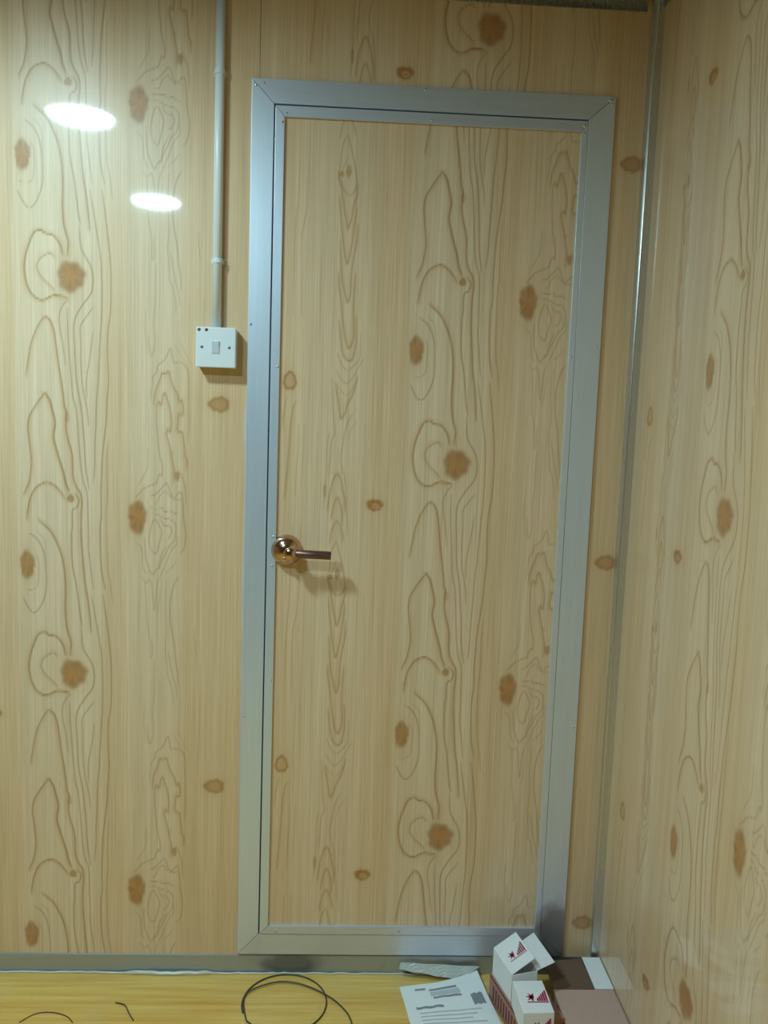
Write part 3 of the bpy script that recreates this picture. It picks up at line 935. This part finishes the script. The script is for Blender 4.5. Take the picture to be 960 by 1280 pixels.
sheet('side_flap', [d_, d_ + fl + Vector((0, -0.002, 0)), c_ + fl + Vector((0, 0.012, 0)), c_], M['card_white'], up_c, 0.0009)

# closed white carton in front of it
fr_c, P = carton('white_carton', (0.3900, -0.1895, 0.0643), math.radians(2.0), (0.066, 0.098, 0.0550), M['card_white'])
thing(fr_c, 'closed white carton with red emblem, lying in front of the open white carton', 'carton', 'white cartons with a red emblem')
emblem('emblem', P(0.038, 0.050, 0.0552), (1, 0.0, 0), (0, 1, 0), 0.046, M['red_ink'], fr_c)
emblem('emblem', P(0.038, 0.0982, 0.026), (1, 0, 0), (0, 0, 1), 0.040, M['red_ink'], fr_c)

# mauve carton in the corner with a white flap reaching back to the wall
mv, P = carton('mauve_carton', (0.4990, -0.1330, 0.0), 0.0, (0.1385, 0.34, 0.0580), M['card_mauve'])
thing(mv, 'mauve cardboard carton with a white flap, in the corner against the right wall', 'carton')
sheet('white_flap', [(0.5945, -0.1330, 0.0588), (0.6380, -0.1330, 0.0588), (0.6375, -0.0245, 0.0600), (0.5945, -0.0235, 0.0600)], M['card_white'], mv, 0.0012)
sheet('shaded_brown_flap', [(0.5000, -0.1330, 0.0584), (0.5935, -0.1330, 0.0584), (0.5935, -0.0225, 0.0560), (0.5000, -0.0260, 0.0500)], M['card_dark'], mv, 0.0012)  # flap filling the dark corner, its shade put into the board colour

# white printed sheet
ptl, ptr, pbr, pbl = Vector((0.1530, -0.0530, 0.0020)), Vector((0.3420, -0.0190, 0.0150)), Vector((0.3850, -0.2250, 0.0010)), Vector((0.1780, -0.2250, 0.0010))
def curl(s, t):
    c = max(0.0, s - 0.72) / 0.28 * max(0.0, 1 - t * 3.0)
    return Vector((0, 0.0 - 0.008 * math.sin(math.pi * s) * max(0, 1 - 3 * t), 0.006 * c + 0.0012 * abs(math.sin(7 * s + 4 * t))))
def on_sheet(s, t):
    return ptl * (1 - s) * (1 - t) + ptr * s * (1 - t) + pbr * s * t + pbl * (1 - s) * t + curl(s, t)
pap = thing(sheet('printed_sheet', [ptl, pbl, pbr, ptr], M['paper'], None, 0.0006, 12, 12, lambda a, b: curl(b, a)),
            'white printed paper sheet with grey print, on the floor left of the cartons', 'paper')
def ink(name, s0, t0, s1, t1, mat, wob=0.0):
    bm = bmesh.new()
    n = 8
    lift = Vector((0, 0, 0.0012))
    def q(s, t):
        return on_sheet(s, t) + lift
    top = [bm.verts.new(q(s0 + (s1 - s0) * i / n, t0 + wob * math.sin(i * 1.7))) for i in range(n + 1)]
    bot = [bm.verts.new(q(s0 + (s1 - s0) * i / n, t1 + wob * math.sin(i * 1.7 + 0.6))) for i in range(n + 1)]
    for i in range(n):
        bm.faces.new((top[i], bot[i], bot[i + 1], top[i + 1]))
    r = bmesh.ops.extrude_face_region(bm, geom=list(bm.faces))
    for v in r['geom']:
        if isinstance(v, bmesh.types.BMVert):
            v.co.z -= 0.0004
    return finish(bm, name, mat, pap)
ink('printed_picture', 0.34, 0.12, 0.68, 0.15, M['grey_ink'])
ink('printed_picture', 0.34, 0.17, 0.70, 0.25, M['pale_ink'])
ink('printed_picture', 0.36, 0.27, 0.70, 0.30, M['grey_ink'], 0.004)
ink('printed_picture', 0.17, 0.09, 0.30, 0.12, M['grey_ink'])
ink('printed_picture', 0.80, 0.30, 0.94, 0.46, M['grey_ink'], 0.01)
ink('printed_picture', 0.12, 0.42, 0.44, 0.455, M['grey_ink'], 0.008)
for k in range(7):
    ink('text_line', 0.14, 0.52 + 0.06 * k, 0.86 - 0.07 * (k % 3), 0.535 + 0.06 * k, M['pale_ink'])

# clouded plastic strip against the track
def crumple(s, t):
    return Vector((0, -0.003 * abs(math.sin(9 * s + 3 * t)), 0.0015 * math.sin(17 * s + 5 * t)))
strip = sheet('plastic_strip', [(0.153, -0.0190, 0.0235), (0.300, -0.0340, 0.0075), (0.350, -0.0115, 0.0270), (0.157, -0.0085, 0.0340)], M['film'], None, 0.002, 16, 4, crumple)
thing(strip, 'long narrow clouded plastic strip leaning on the floor track under the door', 'plastic strip')

# black cable in loose loops
cxl, cyl, rl = -0.1140, -0.1070, 0.0960
path = []
for k in range(0, 41):
    a = math.radians(200 - k * 9.4)
    path.append((cxl + rl * math.cos(a), cyl + rl * math.sin(a) * 0.99, 0.0024))
a0 = path[-1]
path += [(-0.2080, -0.0950, 0.0040), (-0.1850, -0.0640, 0.0058), (-0.1300, -0.0420, 0.0060), (-0.0750, -0.0520, 0.0062), (-0.0200, -0.0860, 0.0064), (0.0150, -0.1180, 0.0036), (0.0380, -0.1600, 0.0022), (0.0400, -0.2200, 0.0021), (0.0100, -0.3000, 0.0021)]
path = path[:38] + path[41:]
thing(tube('coiled_cable', [tuple(p) for p in catmull(path, 3)], 0.0017, M['cable'], None, 8), 'thin black cable in loose loops on the floor below the door', 'cable')

p1 = catmull([(-0.6850, -0.1700, 0.0012), (-0.6600, -0.1440, 0.0012), (-0.6250, -0.1400, 0.0018), (-0.5900, -0.1510, 0.0012), (-0.5700, -0.1700, 0.0012)], 6)
thing(tube('wire_offcut', [tuple(p) for p in p1], 0.0011, M['red_wire'], None, 6), 'dark red curved wire offcut on the yellow floor at far left', 'wire')
p2 = catmull([(-0.4950, -0.1080, 0.0012), (-0.4720, -0.1180, 0.0030), (-0.4560, -0.1420, 0.0022), (-0.4400, -0.1640, 0.0012)], 6)
thing(tube('cable_scrap', [tuple(p) for p in p2], 0.0014, M['cable'], None, 6), 'short dark cable scrap on the yellow floor left of the cable loops', 'cable')
